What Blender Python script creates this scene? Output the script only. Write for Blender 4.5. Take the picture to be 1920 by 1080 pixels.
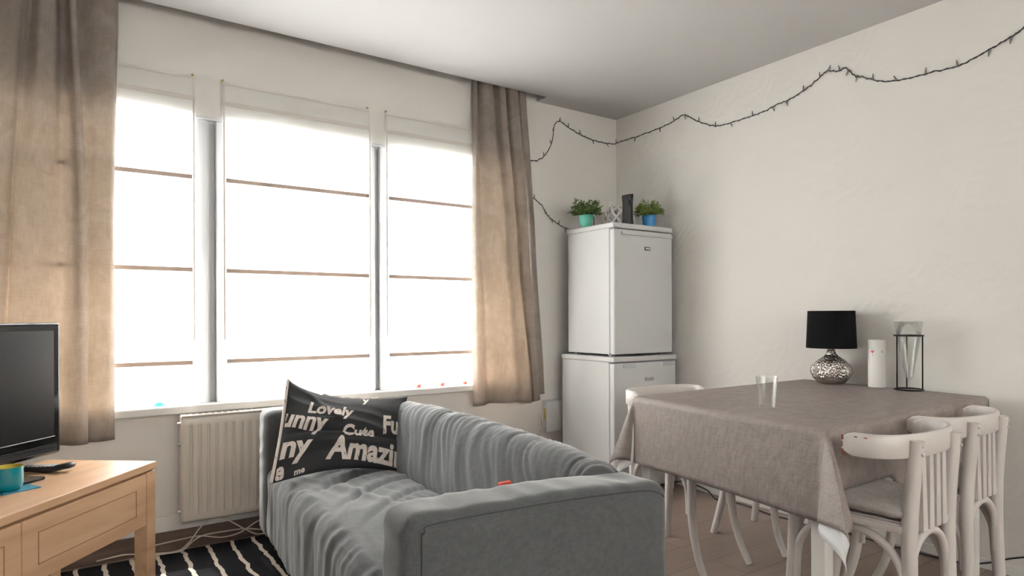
import bpy, bmesh, math, random
from mathutils import Vector, Matrix, noise
random.seed(7)
PI = math.pi
S = bpy.context.scene
for o in list(bpy.data.objects): bpy.data.objects.remove(o)
COL = S.collection

# ------------------------------------------------------------------ camera
YAW, ROLL, FPX, CZ = math.radians(34.33), math.radians(-0.2), 1203.0, 1.11
r = Vector((math.cos(YAW), -math.sin(YAW), 0)); F = Vector((math.sin(YAW), math.cos(YAW), 0)); up = Vector((0, 0, 1))
r3 = r*math.cos(ROLL) + up*math.sin(ROLL); u3 = -r*math.sin(ROLL) + up*math.cos(ROLL)
cam = bpy.data.cameras.new('camera'); co = bpy.data.objects.new('camera', cam); COL.objects.link(co)
cam.sensor_width = 36; cam.lens = FPX/1920*36; cam.shift_y = 54.4/1920; cam.clip_start = 0.05
M = Matrix.Identity(4)
for i in range(3):
    M[i][0] = r3[i]; M[i][1] = u3[i]; M[i][2] = -F[i]
M[2][3] = CZ
co.matrix_world = M
S.camera = co

# ------------------------------------------------------------------ world, light, exposure
w = bpy.data.worlds.new('sky'); S.world = w; w.use_nodes = True
bg = w.node_tree.nodes['Background']; bg.inputs[0].default_value = (0.96, 0.985, 1.0, 1); bg.inputs[1].default_value = 21.0
S.view_settings.view_transform = 'Standard'; S.view_settings.look = 'None'; S.view_settings.gamma = 1
S.view_settings.use_curve_mapping = False; S.view_settings.exposure = 0.36
sun = bpy.data.lights.new('sun', 'SUN'); sun.energy = 160; sun.angle = math.radians(2); sun.color = (1, 0.94, 0.87)
so = bpy.data.objects.new('sun', sun); COL.objects.link(so)
so.rotation_euler = Vector((0.03, -0.40, -0.90)).to_track_quat('-Z', 'Y').to_euler()
def portal(name, loc, rot, sx, sy):
    l = bpy.data.lights.new(name, 'AREA'); l.shape = 'RECTANGLE'; l.size = sx; l.size_y = sy
    l.cycles.is_portal = True
    o = bpy.data.objects.new(name, l); COL.objects.link(o); o.location = loc; o.rotation_euler = rot
portal('portal_front', (0.98, 3.80, 1.40), (-PI/2, 0, 0), 2.9, 1.5)

portal('portal_rear', (1.0, -2.72, 1.82), (PI/2, 0, 0), 3.8, 1.2)  # samples sky through the added rear fill window

# ------------------------------------------------------------------ materials
def nodes(m): return m.node_tree.nodes, m.node_tree.links
def mat(name, col, rough=0.6, metal=0.0, spec=0.5, bump=None, vary=None, coat=0.0):
    """bump=(scale, strength, distance, detail); vary=(scale, other colour, detail, stretch)"""
    m = bpy.data.materials.new(name); m.use_nodes = True
    N, L = nodes(m); b = N['Principled BSDF']
    b.inputs['Base Color'].default_value = (*col, 1); b.inputs['Roughness'].default_value = rough
    b.inputs['Metallic'].default_value = metal; b.inputs['Specular IOR Level'].default_value = spec
    b.inputs['Coat Weight'].default_value = coat
    tc = N.new('ShaderNodeTexCoord')
    if vary:
        mp = N.new('ShaderNodeMapping'); mp.inputs['Scale'].default_value = vary[3] if len(vary) > 3 else (1, 1, 1)
        n = N.new('ShaderNodeTexNoise'); n.inputs['Scale'].default_value = vary[0]; n.inputs['Detail'].default_value = vary[2]
        rp = N.new('ShaderNodeValToRGB'); rp.color_ramp.elements[0].position = 0.3; rp.color_ramp.elements[1].position = 0.7
        rp.color_ramp.elements[0].color = (*col, 1); rp.color_ramp.elements[1].color = (*vary[1], 1)
        L.new(tc.outputs['Object'], mp.inputs[0]); L.new(mp.outputs[0], n.inputs['Vector'])
        L.new(n.outputs[0], rp.inputs[0]); L.new(rp.outputs[0], b.inputs['Base Color'])
    if bump:
        n = N.new('ShaderNodeTexNoise'); n.inputs['Scale'].default_value = bump[0]; n.inputs['Detail'].default_value = bump[3] if len(bump) > 3 else 4
        bp = N.new('ShaderNodeBump'); bp.inputs['Strength'].default_value = bump[1]; bp.inputs['Distance'].default_value = bump[2]
        L.new(tc.outputs['Object'], n.inputs['Vector']); L.new(n.outputs[0], bp.inputs['Height']); L.new(bp.outputs[0], b.inputs['Normal'])
    return m
def stucco(name, col):
    m = mat(name, col, 0.75, spec=0.3); N, L = nodes(m); b = N['Principled BSDF']
    tc = N.new('ShaderNodeTexCoord')
    n = N.new('ShaderNodeTexNoise'); n.inputs['Scale'].default_value = 4.0; n.inputs['Detail'].default_value = 5; n.inputs['Distortion'].default_value = 2.5
    wv = N.new('ShaderNodeTexWave'); wv.wave_type = 'RINGS'; wv.inputs['Scale'].default_value = 3.0; wv.inputs['Distortion'].default_value = 22; wv.inputs['Detail'].default_value = 3; wv.inputs['Detail Scale'].default_value = 1.2
    n2 = N.new('ShaderNodeTexNoise'); n2.inputs['Scale'].default_value = 90; n2.inputs['Detail'].default_value = 2
    ad = N.new('ShaderNodeMath'); ad.operation = 'MULTIPLY_ADD'; ad.inputs[1].default_value = 0.25
    ad2 = N.new('ShaderNodeMath'); ad2.operation = 'MULTIPLY_ADD'; ad2.inputs[1].default_value = 0.12
    bp = N.new('ShaderNodeBump'); bp.inputs['Strength'].default_value = 0.32; bp.inputs['Distance'].default_value = 0.012
    for x in (n, wv, n2): L.new(tc.outputs['Object'], x.inputs['Vector'])
    L.new(wv.outputs['Fac'], ad.inputs[0]); L.new(n.outputs[0], ad.inputs[2])
    L.new(n2.outputs[0], ad2.inputs[0]); L.new(ad.outputs[0], ad2.inputs[2])
    L.new(ad2.outputs[0], bp.inputs['Height']); L.new(bp.outputs[0], b.inputs['Normal'])
    return m
def wood(name, c1, c2, scale=1.0, stretch=(1, 14, 14), rough=0.42):
    m = mat(name, c1, rough, spec=0.4); N, L = nodes(m); b = N['Principled BSDF']
    tc = N.new('ShaderNodeTexCoord'); mp = N.new('ShaderNodeMapping'); mp.inputs['Scale'].default_value = stretch
    n = N.new('ShaderNodeTexNoise'); n.inputs['Scale'].default_value = scale; n.inputs['Detail'].default_value = 7; n.inputs['Distortion'].default_value = 0.8
    rp = N.new('ShaderNodeValToRGB'); rp.color_ramp.elements[0].position = 0.32; rp.color_ramp.elements[1].position = 0.68
    rp.color_ramp.elements[0].color = (*c1, 1); rp.color_ramp.elements[1].color = (*c2, 1)
    L.new(tc.outputs['Object'], mp.inputs[0]); L.new(mp.outputs[0], n.inputs['Vector']); L.new(n.outputs[0], rp.inputs[0]); L.new(rp.outputs[0], b.inputs['Base Color'])
    return m
def floor_mat():
    m = mat('laminate', (0.2, 0.15, 0.12), 0.38, spec=0.45); N, L = nodes(m); b = N['Principled BSDF']
    tc = N.new('ShaderNodeTexCoord'); br = N.new('ShaderNodeTexBrick')
    br.inputs['Scale'].default_value = 1; br.inputs['Brick Width'].default_value = 1.2; br.inputs['Row Height'].default_value = 0.19
    br.inputs['Mortar Size'].default_value = 0.0018; br.inputs['Mortar Smooth'].default_value = 0.2; br.offset = 0.37
    br.inputs['Color1'].default_value = (0.31, 0.232, 0.192, 1); br.inputs['Color2'].default_value = (0.255, 0.19, 0.157, 1); br.inputs['Mortar'].default_value = (0.10, 0.07, 0.055, 1)
    mp = N.new('ShaderNodeMapping'); mp.inputs['Scale'].default_value = (2, 30, 1)
    n = N.new('ShaderNodeTexNoise'); n.inputs['Scale'].default_value = 1.5; n.inputs['Detail'].default_value = 6; n.inputs['Distortion'].default_value = 0.5
    rp = N.new('ShaderNodeValToRGB'); rp.color_ramp.elements[0].color = (0.72, 0.7, 0.68, 1); rp.color_ramp.elements[1].color = (1.15, 1.15, 1.15, 1)
    mx = N.new('ShaderNodeMixRGB'); mx.blend_type = 'MULTIPLY'; mx.inputs[0].default_value = 1
    L.new(tc.outputs['Object'], br.inputs['Vector']); L.new(tc.outputs['Object'], mp.inputs[0]); L.new(mp.outputs[0], n.inputs['Vector'])
    L.new(n.outputs[0], rp.inputs[0]); L.new(br.outputs[0], mx.inputs[1]); L.new(rp.outputs[0], mx.inputs[2]); L.new(mx.outputs[0], b.inputs['Base Color'])
    return m
def weave(name, c1, c2, scale=500, rough=0.85, big=None, transl=0.0, tcol=None, transp=0.0, bump=0.15, axes=('X', 'Z')):
    """cloth: crossed streaky noise; optional large blotches, translucency"""
    m = mat(name, c1, rough, spec=0.2); N, L = nodes(m); b = N['Principled BSDF']; out = N['Material Output']
    tc = N.new('ShaderNodeTexCoord'); acc = None
    for st in ((scale, scale*0.06, scale*0.06), (scale*0.06, scale, scale*0.06), (scale*0.06, scale*0.06, scale)):
        mp = N.new('ShaderNodeMapping'); mp.inputs['Scale'].default_value = st
        n = N.new('ShaderNodeTexNoise'); n.inputs['Scale'].default_value = 1; n.inputs['Detail'].default_value = 2
        L.new(tc.outputs['Object'], mp.inputs[0]); L.new(mp.outputs[0], n.inputs['Vector'])
        if acc is None: acc = n.outputs[0]
        else:
            a = N.new('ShaderNodeMath'); a.operation = 'ADD'; L.new(acc, a.inputs[0]); L.new(n.outputs[0], a.inputs[1]); acc = a.outputs[0]
    rp = N.new('ShaderNodeMapRange'); rp.inputs['From Min'].default_value = 1.2; rp.inputs['From Max'].default_value = 1.8
    L.new(acc, rp.inputs['Value'])
    mx = N.new('ShaderNodeMixRGB'); mx.inputs[1].default_value = (*c1, 1); mx.inputs[2].default_value = (*c2, 1); L.new(rp.outputs[0], mx.inputs[0])
    colout = mx.outputs[0]
    if big:
        n = N.new('ShaderNodeTexNoise'); n.inputs['Scale'].default_value = big[0]; n.inputs['Detail'].default_value = 5; n.inputs['Distortion'].default_value = 1.2
        L.new(tc.outputs['Object'], n.inputs['Vector'])
        r2 = N.new('ShaderNodeValToRGB'); r2.color_ramp.elements[0].position = 0.42; r2.color_ramp.elements[1].position = 0.58
        r2.color_ramp.elements[0].color = (1, 1, 1, 1); r2.color_ramp.elements[1].color = (*big[1], 1)
        L.new(n.outputs[0], r2.inputs[0])
        m2 = N.new('ShaderNodeMixRGB'); m2.blend_type = 'MULTIPLY'; m2.inputs[0].default_value = 1
        L.new(colout, m2.inputs[1]); L.new(r2.outputs[0], m2.inputs[2]); colout = m2.outputs[0]
    L.new(colout, b.inputs['Base Color'])
    bp = N.new('ShaderNodeBump'); bp.inputs['Strength'].default_value = bump; bp.inputs['Distance'].default_value = 0.001
    L.new(rp.outputs[0], bp.inputs['Height']); L.new(bp.outputs[0], b.inputs['Normal'])
    if transl > 0:
        t = N.new('ShaderNodeBsdfTranslucent'); t.inputs[0].default_value = (*(tcol or c1), 1)
        ms = N.new('ShaderNodeMixShader'); ms.inputs[0].default_value = transl
        L.new(b.outputs[0], ms.inputs[1]); L.new(t.outputs[0], ms.inputs[2]); L.new(ms.outputs[0], out.inputs[0])
        if transp > 0:
            tp = N.new('ShaderNodeBsdfTransparent'); m3 = N.new('ShaderNodeMixShader'); m3.inputs[0].default_value = transp
            L.new(ms.outputs[0], m3.inputs[1]); L.new(tp.outputs[0], m3.inputs[2]); L.new(m3.outputs[0], out.inputs[0])
    return m
def thin_glass(name, refl=0.08, tint=(1, 1, 1)):
    m = bpy.data.materials.new(name); m.use_nodes = True; N, L = nodes(m); N.remove(N['Principled BSDF']); out = N['Material Output']
    t = N.new('ShaderNodeBsdfTransparent'); t.inputs[0].default_value = (*tint, 1)
    g = N.new('ShaderNodeBsdfGlossy'); g.inputs['Roughness'].default_value = 0.02
    lw = N.new('ShaderNodeLayerWeight'); lw.inputs[0].default_value = 0.25
    mr = N.new('ShaderNodeMapRange'); mr.inputs['To Min'].default_value = refl*0.22; mr.inputs['To Max'].default_value = 0.45
    ms = N.new('ShaderNodeMixShader'); L.new(lw.outputs['Fresnel'], mr.inputs['Value']); L.new(mr.outputs[0], ms.inputs[0])
    L.new(t.outputs[0], ms.inputs[1]); L.new(g.outputs[0], ms.inputs[2]); L.new(ms.outputs[0], out.inputs[0])
    return m

m_wall = stucco('wall_stucco', (0.73, 0.705, 0.67))
m_wallb = mat('wall_smooth', (0.71, 0.685, 0.65), 0.7, spec=0.3, bump=(14, 0.12, 0.006, 6))
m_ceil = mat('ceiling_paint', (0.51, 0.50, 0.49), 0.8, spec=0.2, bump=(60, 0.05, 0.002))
m_floor = floor_mat()
m_white = mat('white_paint', (0.78, 0.77, 0.74), 0.4)
m_frame = mat('window_frame_paint', (0.56, 0.565, 0.57), 0.4)
m_skirt = wood('skirting_wood', (0.13, 0.09, 0.072), (0.19, 0.14, 0.115), 2)
m_pane = thin_glass('pane')
m_blind = weave('blind_fabric', (0.92, 0.905, 0.87), (0.95, 0.935, 0.91), 400, transl=0.42, tcol=(0.92, 0.92, 0.90), transp=0.05, bump=0.05)
m_fill = weave('fill_diffuser', (0.75, 0.72, 0.68), (0.8, 0.77, 0.73), 400, transl=0.55, tcol=(0.92, 0.90, 0.87), bump=0.05)  # diffusing sheet for the added rear window, lets fill light in
m_hem = weave('blind_hem', (0.78, 0.74, 0.69), (0.82, 0.79, 0.75), 400, transl=0.3, tcol=(0.8, 0.77, 0.72), bump=0.05)
m_rod = weave('blind_rod', (0.55, 0.47, 0.41), (0.58, 0.50, 0.44), 100, transl=0.2, tcol=(.5, .4, .33), bump=0.02)
m_curt = weave('curtain_suede', (0.29, 0.256, 0.228), (0.37, 0.332, 0.298), 350, big=(7, (0.84, 0.81, 0.78)), transl=0.24, tcol=(0.75, 0.64, 0.53), bump=0.1)
m_sofa = weave('sofa_cotton', (0.082, 0.086, 0.089), (0.112, 0.117, 0.121), 900, 0.9, bump=0.2)
nodes(m_sofa)[0]['Principled BSDF'].inputs['Sheen Weight'].default_value = 0.5
nodes(m_sofa)[0]['Principled BSDF'].inputs['Sheen Roughness'].default_value = 0.4
m_seam = mat('sofa_seam', (0.05, 0.052, 0.054), 0.9)
m_cloth = weave('linen_tablecloth', (0.225, 0.190, 0.176), (0.315, 0.268, 0.250), 420, 0.5, bump=0.12)
m_under = mat('white_underlay', (0.80, 0.82, 0.82), 0.45)
m_chair = mat('chair_white_paint', (0.60, 0.56, 0.535), 0.38, spec=0.5, bump=(25, 0.06, 0.004))
m_cush = weave('cushion_cotton', (0.33, 0.31, 0.285), (0.42, 0.40, 0.375), 400, 0.9)
m_beech = wood('beech', (0.54, 0.32, 0.18), (0.70, 0.45, 0.275), 1.3, (1.2, 9, 9), 0.42)
m_groove = mat('beech_groove', (0.33, 0.17, 0.08), 0.6)
m_gloss = mat('gloss_black', (0.012, 0.012, 0.013), 0.08, spec=0.6)
m_screen = mat('screen_black', (0.012, 0.012, 0.013), 0.28, spec=0.35)
m_blackp = mat('matte_black_plastic', (0.018, 0.018, 0.02), 0.45)
m_fridge = mat('fridge_enamel', (0.62, 0.625, 0.62), 0.6, spec=0.12, bump=(120, 0.04, 0.001))
m_seal = mat('door_seal', (0.30, 0.33, 0.36), 0.5)
m_grip = mat('grey_grip', (0.50, 0.53, 0.56), 0.4)
m_rad = mat('radiator_enamel', (0.60, 0.545, 0.475), 0.38)
m_rad2 = mat('radiator_dark', (0.20, 0.17, 0.145), 0.6)
m_metal = mat('brushed_metal', (0.5, 0.48, 0.45), 0.35, 1.0)
m_cable = mat('white_cable', (0.62, 0.57, 0.48), 0.5)
m_wire = mat('dark_wire', (0.035, 0.033, 0.04), 0.5)
m_bulb = mat('bulb_grey', (0.16, 0.155, 0.16), 0.4)
m_shade = mat('lampshade_black', (0.008, 0.008, 0.009), 0.85, spec=0.1, bump=(400, 0.1, 0.001))
m_paper = mat('white_card', (0.78, 0.76, 0.74), 0.6)
m_iron = mat('black_iron', (0.02, 0.018, 0.018), 0.4, 0.5)
m_glass = thin_glass('drinking_glass', 0.16, (0.985, 0.99, 0.985))
m_teal = mat('teal_glass', (0.0, 0.22, 0.27), 0.15, coat=0.6)
m_gold = mat('gold_lining', (0.75, 0.60, 0.10), 0.3, 0.7)
m_coast = mat('coaster_mosaic', (0.02, 0.13, 0.24), 0.4, vary=(60, (0.05, 0.3, 0.4), 1))
m_green = mat('mint_tin', (0.10, 0.44, 0.33), 0.4)
m_blue = mat('blue_tin', (0.05, 0.27, 0.58), 0.4)
m_leaf1 = mat('leaf_dark', (0.035, 0.075, 0.02), 0.5, vary=(30, (0.16, 0.24, 0.06), 2))
m_leaf2 = mat('leaf_light', (0.10, 0.19, 0.03), 0.5, vary=(30, (0.34, 0.42, 0.12), 2))
m_soil = mat('soil', (0.03, 0.02, 0.015), 0.9)
m_lant = mat('white_lantern', (0.88, 0.86, 0.82), 0.5)
m_red = mat('red_cover', (0.75, 0.09, 0.05), 0.5)
m_redpot = mat('red_pot', (0.85, 0.03, 0.02), 0.5)
m_blueout = mat('blue_pot', (0.02, 0.42, 0.75), 0.5)
m_brass = mat('brass', (0.45, 0.33, 0.12), 0.35, 1.0)
m_yellow = mat('yellow_sticker', (0.65, 0.5, 0.08), 0.6)
m_pillow = mat('pillow_charcoal', (0.028, 0.028, 0.030), 0.85, spec=0.2, bump=(700, 0.1, 0.0006), vary=(5, (0.038, 0.038, 0.04), 3))
m_chalk = mat('chalk_print', (0.60, 0.53, 0.48), 0.85, spec=0.2)
N_, L_ = nodes(m_chalk)
tc_ = N_.new('ShaderNodeTexCoord'); mp_ = N_.new('ShaderNodeMapping'); mp_.inputs['Rotation'].default_value = (0, 0.75, 0); mp_.inputs['Scale'].default_value = (260, 30, 25)
nn_ = N_.new('ShaderNodeTexNoise'); nn_.inputs['Scale'].default_value = 1; nn_.inputs['Detail'].default_value = 2
rr_ = N_.new('ShaderNodeValToRGB'); rr_.color_ramp.elements[0].position = 0.27; rr_.color_ramp.elements[0].color = (0.05, 0.048, 0.047, 1)
rr_.color_ramp.elements[1].position = 0.36; rr_.color_ramp.elements[1].color = (0.60, 0.53, 0.48, 1)
L_.new(tc_.outputs['Object'], mp_.inputs[0]); L_.new(mp_.outputs[0], nn_.inputs['Vector']); L_.new(nn_.outputs[0], rr_.inputs[0]); L_.new(rr_.outputs[0], N_['Principled BSDF'].inputs['Base Color'])
def rug_mat():
    m = mat('rug_weave', (0.02, 0.02, 0.022), 0.95, spec=0.1); N, L = nodes(m); b = N['Principled BSDF']
    tc = N.new('ShaderNodeTexCoord'); sp = N.new('ShaderNodeSeparateXYZ'); L.new(tc.outputs['Object'], sp.inputs[0])
    mp = N.new('ShaderNodeMapping'); mp.inputs['Scale'].default_value = (4.0, 9, 1); L.new(tc.outputs['Object'], mp.inputs[0])
    n = N.new('ShaderNodeTexNoise'); n.inputs['Scale'].default_value = 1; n.inputs['Detail'].default_value = 3; L.new(mp.outputs[0], n.inputs['Vector'])
    a = N.new('ShaderNodeMath'); a.operation = 'MULTIPLY_ADD'; a.inputs[1].default_value = 0.045; L.new(n.outputs[0], a.inputs[0]); L.new(sp.outputs[0], a.inputs[2])
    md = N.new('ShaderNodeMath'); md.operation = 'FLOORED_MODULO'; md.inputs[1].default_value = 0.1045; L.new(a.outputs[0], md.inputs[0])
    lt = N.new('ShaderNodeMath'); lt.operation = 'LESS_THAN'; lt.inputs[1].default_value = 0.018; L.new(md.outputs[0], lt.inputs[0])
    mx = N.new('ShaderNodeMixRGB'); mx.inputs[1].default_value = (0.016, 0.016, 0.018, 1); mx.inputs[2].default_value = (0.60, 0.53, 0.45, 1)
    L.new(lt.outputs[0], mx.inputs[0]); L.new(mx.outputs[0], b.inputs['Base Color'])
    n2 = N.new('ShaderNodeTexNoise'); n2.inputs['Scale'].default_value = 220; L.new(tc.outputs['Object'], n2.inputs['Vector'])
    bp = N.new('ShaderNodeBump'); bp.inputs['Strength'].default_value = 0.5; bp.inputs['Distance'].default_value = 0.003
    L.new(n2.outputs[0], bp.inputs['Height']); L.new(bp.outputs[0], b.inputs['Normal'])
    return m
m_rug = rug_mat()
def hammered():
    m = mat('hammered_silver', (0.62, 0.57, 0.54), 0.22, 1.0); N, L = nodes(m); b = N['Principled BSDF']
    tc = N.new('ShaderNodeTexCoord'); v = N.new('ShaderNodeTexVoronoi'); v.inputs['Scale'].default_value = 105; v.feature = 'F1'
    bp = N.new('ShaderNodeBump'); bp.inputs['Strength'].default_value = 1.0; bp.inputs['Distance'].default_value = 0.006
    L.new(tc.outputs['Object'], v.inputs['Vector']); L.new(v.outputs[0], bp.inputs['Height']); L.new(bp.outputs[0], b.inputs['Normal'])
    return m
m_hammer = hammered()

# ------------------------------------------------------------------ helpers
def link(name, bm, m, parent=None, smooth=False, loc=(0, 0, 0), rotz=0):
    me = bpy.data.meshes.new(name); bm.normal_update(); bm.to_mesh(me); bm.free()
    if smooth:
        me.shade_smooth()
        if smooth == 'auto':
            for e in me.edges: pass
            me.set_sharp_from_angle(angle=math.radians(38))
    o = bpy.data.objects.new(name, me); COL.objects.link(o)
    for x in (m if isinstance(m, (list, tuple)) else [m]): me.materials.append(x)
    o.location = loc; o.rotation_euler = (0, 0, rotz)
    if parent: o.parent = parent
    return o
def tag(o, label=None, cat=None, group=None, kind=None):
    if label: o['label'] = label
    if cat: o['category'] = cat
    if group: o['group'] = group
    if kind: o['kind'] = kind
    return o
def thing(name, label, cat, loc=(0, 0, 0), rotz=0, group=None):
    o = bpy.data.objects.new(name, None); COL.objects.link(o); o.location = loc; o.rotation_euler = (0, 0, rotz)
    o.empty_display_size = 0.05
    return tag(o, label, cat, group)
def struct(name, bm, m, label, parent=None, **k):
    o = link(name, bm, m, parent, **k)
    if not parent: tag(o, label, 'room', kind='structure')
    return o
def box(bm, x0, x1, y0, y1, z0, z1, bev=0.0, seg=2):
    g = bmesh.ops.create_cube(bm, size=1)
    vs = g['verts']
    bmesh.ops.scale(bm, vec=(x1-x0, y1-y0, z1-z0), verts=vs)
    bmesh.ops.translate(bm, vec=((x0+x1)/2, (y0+y1)/2, (z0+z1)/2), verts=vs)
    if bev > 0:
        es = list({e for v in vs for e in v.link_edges})
        bmesh.ops.bevel(bm, geom=es, offset=bev, segments=seg, profile=0.5, affect='EDGES', clamp_overlap=True)
    return bm
def BOX(*a, **k): return box(bmesh.new(), *a, **k)
def catmull(P, n):
    P = [Vector(p) for p in P]; out = []
    for i in range(len(P)-1):
        a = P[max(i-1, 0)]; b = P[i]; c = P[i+1]; d = P[min(i+2, len(P)-1)]
        for k in range(n):
            t = k/n
            out.append(0.5*((2*b) + (c-a)*t + (2*a-5*b+4*c-d)*t*t + (3*b-a-3*c+d)*t**3))
    out.append(P[-1]); return out
def tube(bm, pts, rad, seg=10, n=6, smooth=True, caps=True):
    """rad: number or list with one value per control point"""
    ctrl = len(pts)
    if smooth and ctrl > 2: P = catmull(pts, n)
    else: P = [Vector(p) for p in pts]
    m = len(P); rads = []
    for i in range(m):
        if isinstance(rad, (int, float)): rads.append(rad)
        else:
            t = i/(m-1)*(ctrl-1); k = min(int(t), ctrl-2); f = t-k; rads.append(rad[k]*(1-f)+rad[k+1]*f)
    prev = None; rings = []
    for i in range(m):
        d = (P[min(i+1, m-1)]-P[max(i-1, 0)])
        d = d.normalized() if d.length > 1e-9 else Vector((0, 0, 1))
        if prev is None:
            a = Vector((0, 0, 1)) if abs(d.z) < 0.9 else Vector((1, 0, 0)); nrm = d.cross(a).normalized()
        else:
            nrm = (prev - d*prev.dot(d)); nrm = nrm.normalized() if nrm.length > 1e-6 else d.orthogonal().normalized()
        prev = nrm; bn = d.cross(nrm)
        rings.append([bm.verts.new(P[i] + (nrm*math.cos(2*PI*k/seg) + bn*math.sin(2*PI*k/seg))*rads[i]) for k in range(seg)])
    for i in range(m-1):
        for k in range(seg):
            bm.faces.new((rings[i][k], rings[i][(k+1) % seg], rings[i+1][(k+1) % seg], rings[i+1][k]))
    if caps:
        bm.faces.new(rings[0][::-1]); bm.faces.new(rings[-1])
    return bm
def lathe(bm, prof, seg=40, c=(0, 0, 0), ry=1.0, close=False):
    """prof: list of (radius, z)"""
    rings = []
    for rr, z in prof:
        rings.append([bm.verts.new((c[0]+rr*math.cos(2*PI*k/seg), c[1]+rr*ry*math.sin(2*PI*k/seg), c[2]+z)) for k in range(seg)])
    for i in range(len(rings)-1):
        for k in range(seg):
            bm.faces.new((rings[i][k], rings[i][(k+1) % seg], rings[i+1][(k+1) % seg], rings[i+1][k]))
    if prof[0][0] > 1e-5 and close: bm.faces.new(rings[0][::-1])
    if prof[-1][0] > 1e-5 and close: bm.faces.new(rings[-1])
    return bm
def sheet(bm, rows, flip=False):
    V = [[bm.verts.new(p) for p in row] for row in rows]
    for i in range(len(V)-1):
        for j in range(len(V[0])-1):
            q = (V[i][j], V[i][j+1], V[i+1][j+1], V[i+1][j])
            bm.faces.new(q[::-1] if flip else q)
    return V
def solid(o, t, offset=0):
    md = o.modifiers.new('thickness', 'SOLIDIFY'); md.thickness = t; md.offset = offset
def soft_box(x0, x1, y0, y1, z0, z1, rad, step=0.02, disp=None):
    """rounded box on a fine grid, displaced along its normals by disp(point, normal)"""
    D = (x1-x0, y1-y0, z1-z0); Nn = [max(2, int(round(d/step))) for d in D]
    bm = bmesh.new(); cache = {}
    if isinstance(rad, (int, float)): rad = (rad, rad, rad)
    def vert(i, j, k):
        key = (i, j, k)
        if key in cache: return cache[key]
        p = Vector((x0+D[0]*i/Nn[0], y0+D[1]*j/Nn[1], z0+D[2]*k/Nn[2]))
        q = Vector((min(max(p.x, x0+rad[0]), x1-rad[0]), min(max(p.y, y0+rad[1]), y1-rad[1]), min(max(p.z, z0+rad[2]), z1-rad[2])))
        e = Vector(((p.x-q.x)/rad[0], (p.y-q.y)/rad[1], (p.z-q.z)/rad[2]))
        l = e.length
        if l > 1e-6:
            mx = max(abs(e.x), abs(e.y), abs(e.z)); e2 = e*(mx/l)
            p = q + Vector((e2.x*rad[0], e2.y*rad[1], e2.z*rad[2])); nr = e.normalized()
        else: nr = Vector((0, 0, 1))
        if disp: p = disp(p, nr)
        v = bm.verts.new(p); cache[key] = v; return v
    A, B, Cc = Nn
    for i in range(A):
        for j in range(B):
            bm.faces.new((vert(i, j, 0), vert(i, j+1, 0), vert(i+1, j+1, 0), vert(i+1, j, 0)))
            bm.faces.new((vert(i, j, Cc), vert(i+1, j, Cc), vert(i+1, j+1, Cc), vert(i, j+1, Cc)))
    for i in range(A):
        for k in range(Cc):
            bm.faces.new((vert(i, 0, k), vert(i+1, 0, k), vert(i+1, 0, k+1), vert(i, 0, k+1)))
            bm.faces.new((vert(i, B, k), vert(i, B, k+1), vert(i+1, B, k+1), vert(i+1, B, k)))
    for j in range(B):
        for k in range(Cc):
            bm.faces.new((vert(0, j, k), vert(0, j, k+1), vert(0, j+1, k+1), vert(0, j+1, k)))
            bm.faces.new((vert(A, j, k), vert(A, j+1, k), vert(A, j+1, k+1), vert(A, j, k+1)))
    return bm
def copy_tree(o, parent=None):
    c = o.copy(); COL.objects.link(c)
    if parent: c.parent = parent
    for ch in list(o.children): copy_tree(ch, c)
    return c
def nz(x, y, z=0.0): return noise.noise(Vector((x, y, z)))
def ridge(x, y, z=0.0):
    return 1-abs(noise.noise(Vector((x, y, z))))*2.2
def sstep(a, b, x):
    t = min(1, max(0, (x-a)/(b-a))); return t*t*(3-2*t)

# ------------------------------------------------------------------ room shell
XL, XR, YW, YB, ZC = -1.15, 3.30, 3.465, -2.6, 2.557
WX0, WX1, WZ0, WZ1 = -0.46, 2.42, 0.69, 2.105
struct('floor', BOX(XL-.1, XR+.1, YB-.1, YW+.3, -0.1, 0), m_floor, 'grey brown wood laminate floor')
bm = bmesh.new()
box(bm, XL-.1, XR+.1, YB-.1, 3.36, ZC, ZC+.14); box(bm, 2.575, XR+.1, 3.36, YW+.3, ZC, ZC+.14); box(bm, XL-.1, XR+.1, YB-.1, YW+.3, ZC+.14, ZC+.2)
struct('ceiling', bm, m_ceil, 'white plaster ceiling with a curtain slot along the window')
struct('wall_right', BOX(XR, XR+.1, YB-.1, YW+.3, 0, ZC+.14), m_wall, 'cream stucco wall with string lights')
struct('wall_left', BOX(XL-.1, XL, YB-.1, YW+.3, 0, ZC+.14), m_wall, 'cream stucco wall left of the window, outside the view')
bm = bmesh.new()
box(bm, XL, WX0, YW, YW+.3, 0, ZC+.14); box(bm, WX1, XR, YW, YW+.3, 0, ZC+.14)
box(bm, WX0, WX1, YW, YW+.3, 0, WZ0-.04); box(bm, WX0, WX1, YW, YW+.3, WZ1, ZC+.14)
struct('wall_window', bm, m_wallb, 'cream wall around the wide window')
bm = bmesh.new()   # wall behind the viewer; its wide shaded window is added for soft fill light
box(bm, XL, -0.85, YB-.1, YB, 0, ZC+.14); box(bm, 2.9, XR, YB-.1, YB, 0, ZC+.14)
box(bm, -0.85, 2.9, YB-.1, YB, 0, 1.25); box(bm, -0.85, 2.9, YB-.1, YB, 2.4, ZC+.14)
struct('wall_rear', bm, m_wallb, 'cream wall behind the viewer')
struct('window_4', BOX(-0.85, 2.9, YB-.06, YB-.058, 1.25, 2.4), m_fill, 'unseen rear window with a pale shade, added for fill light')
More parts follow.
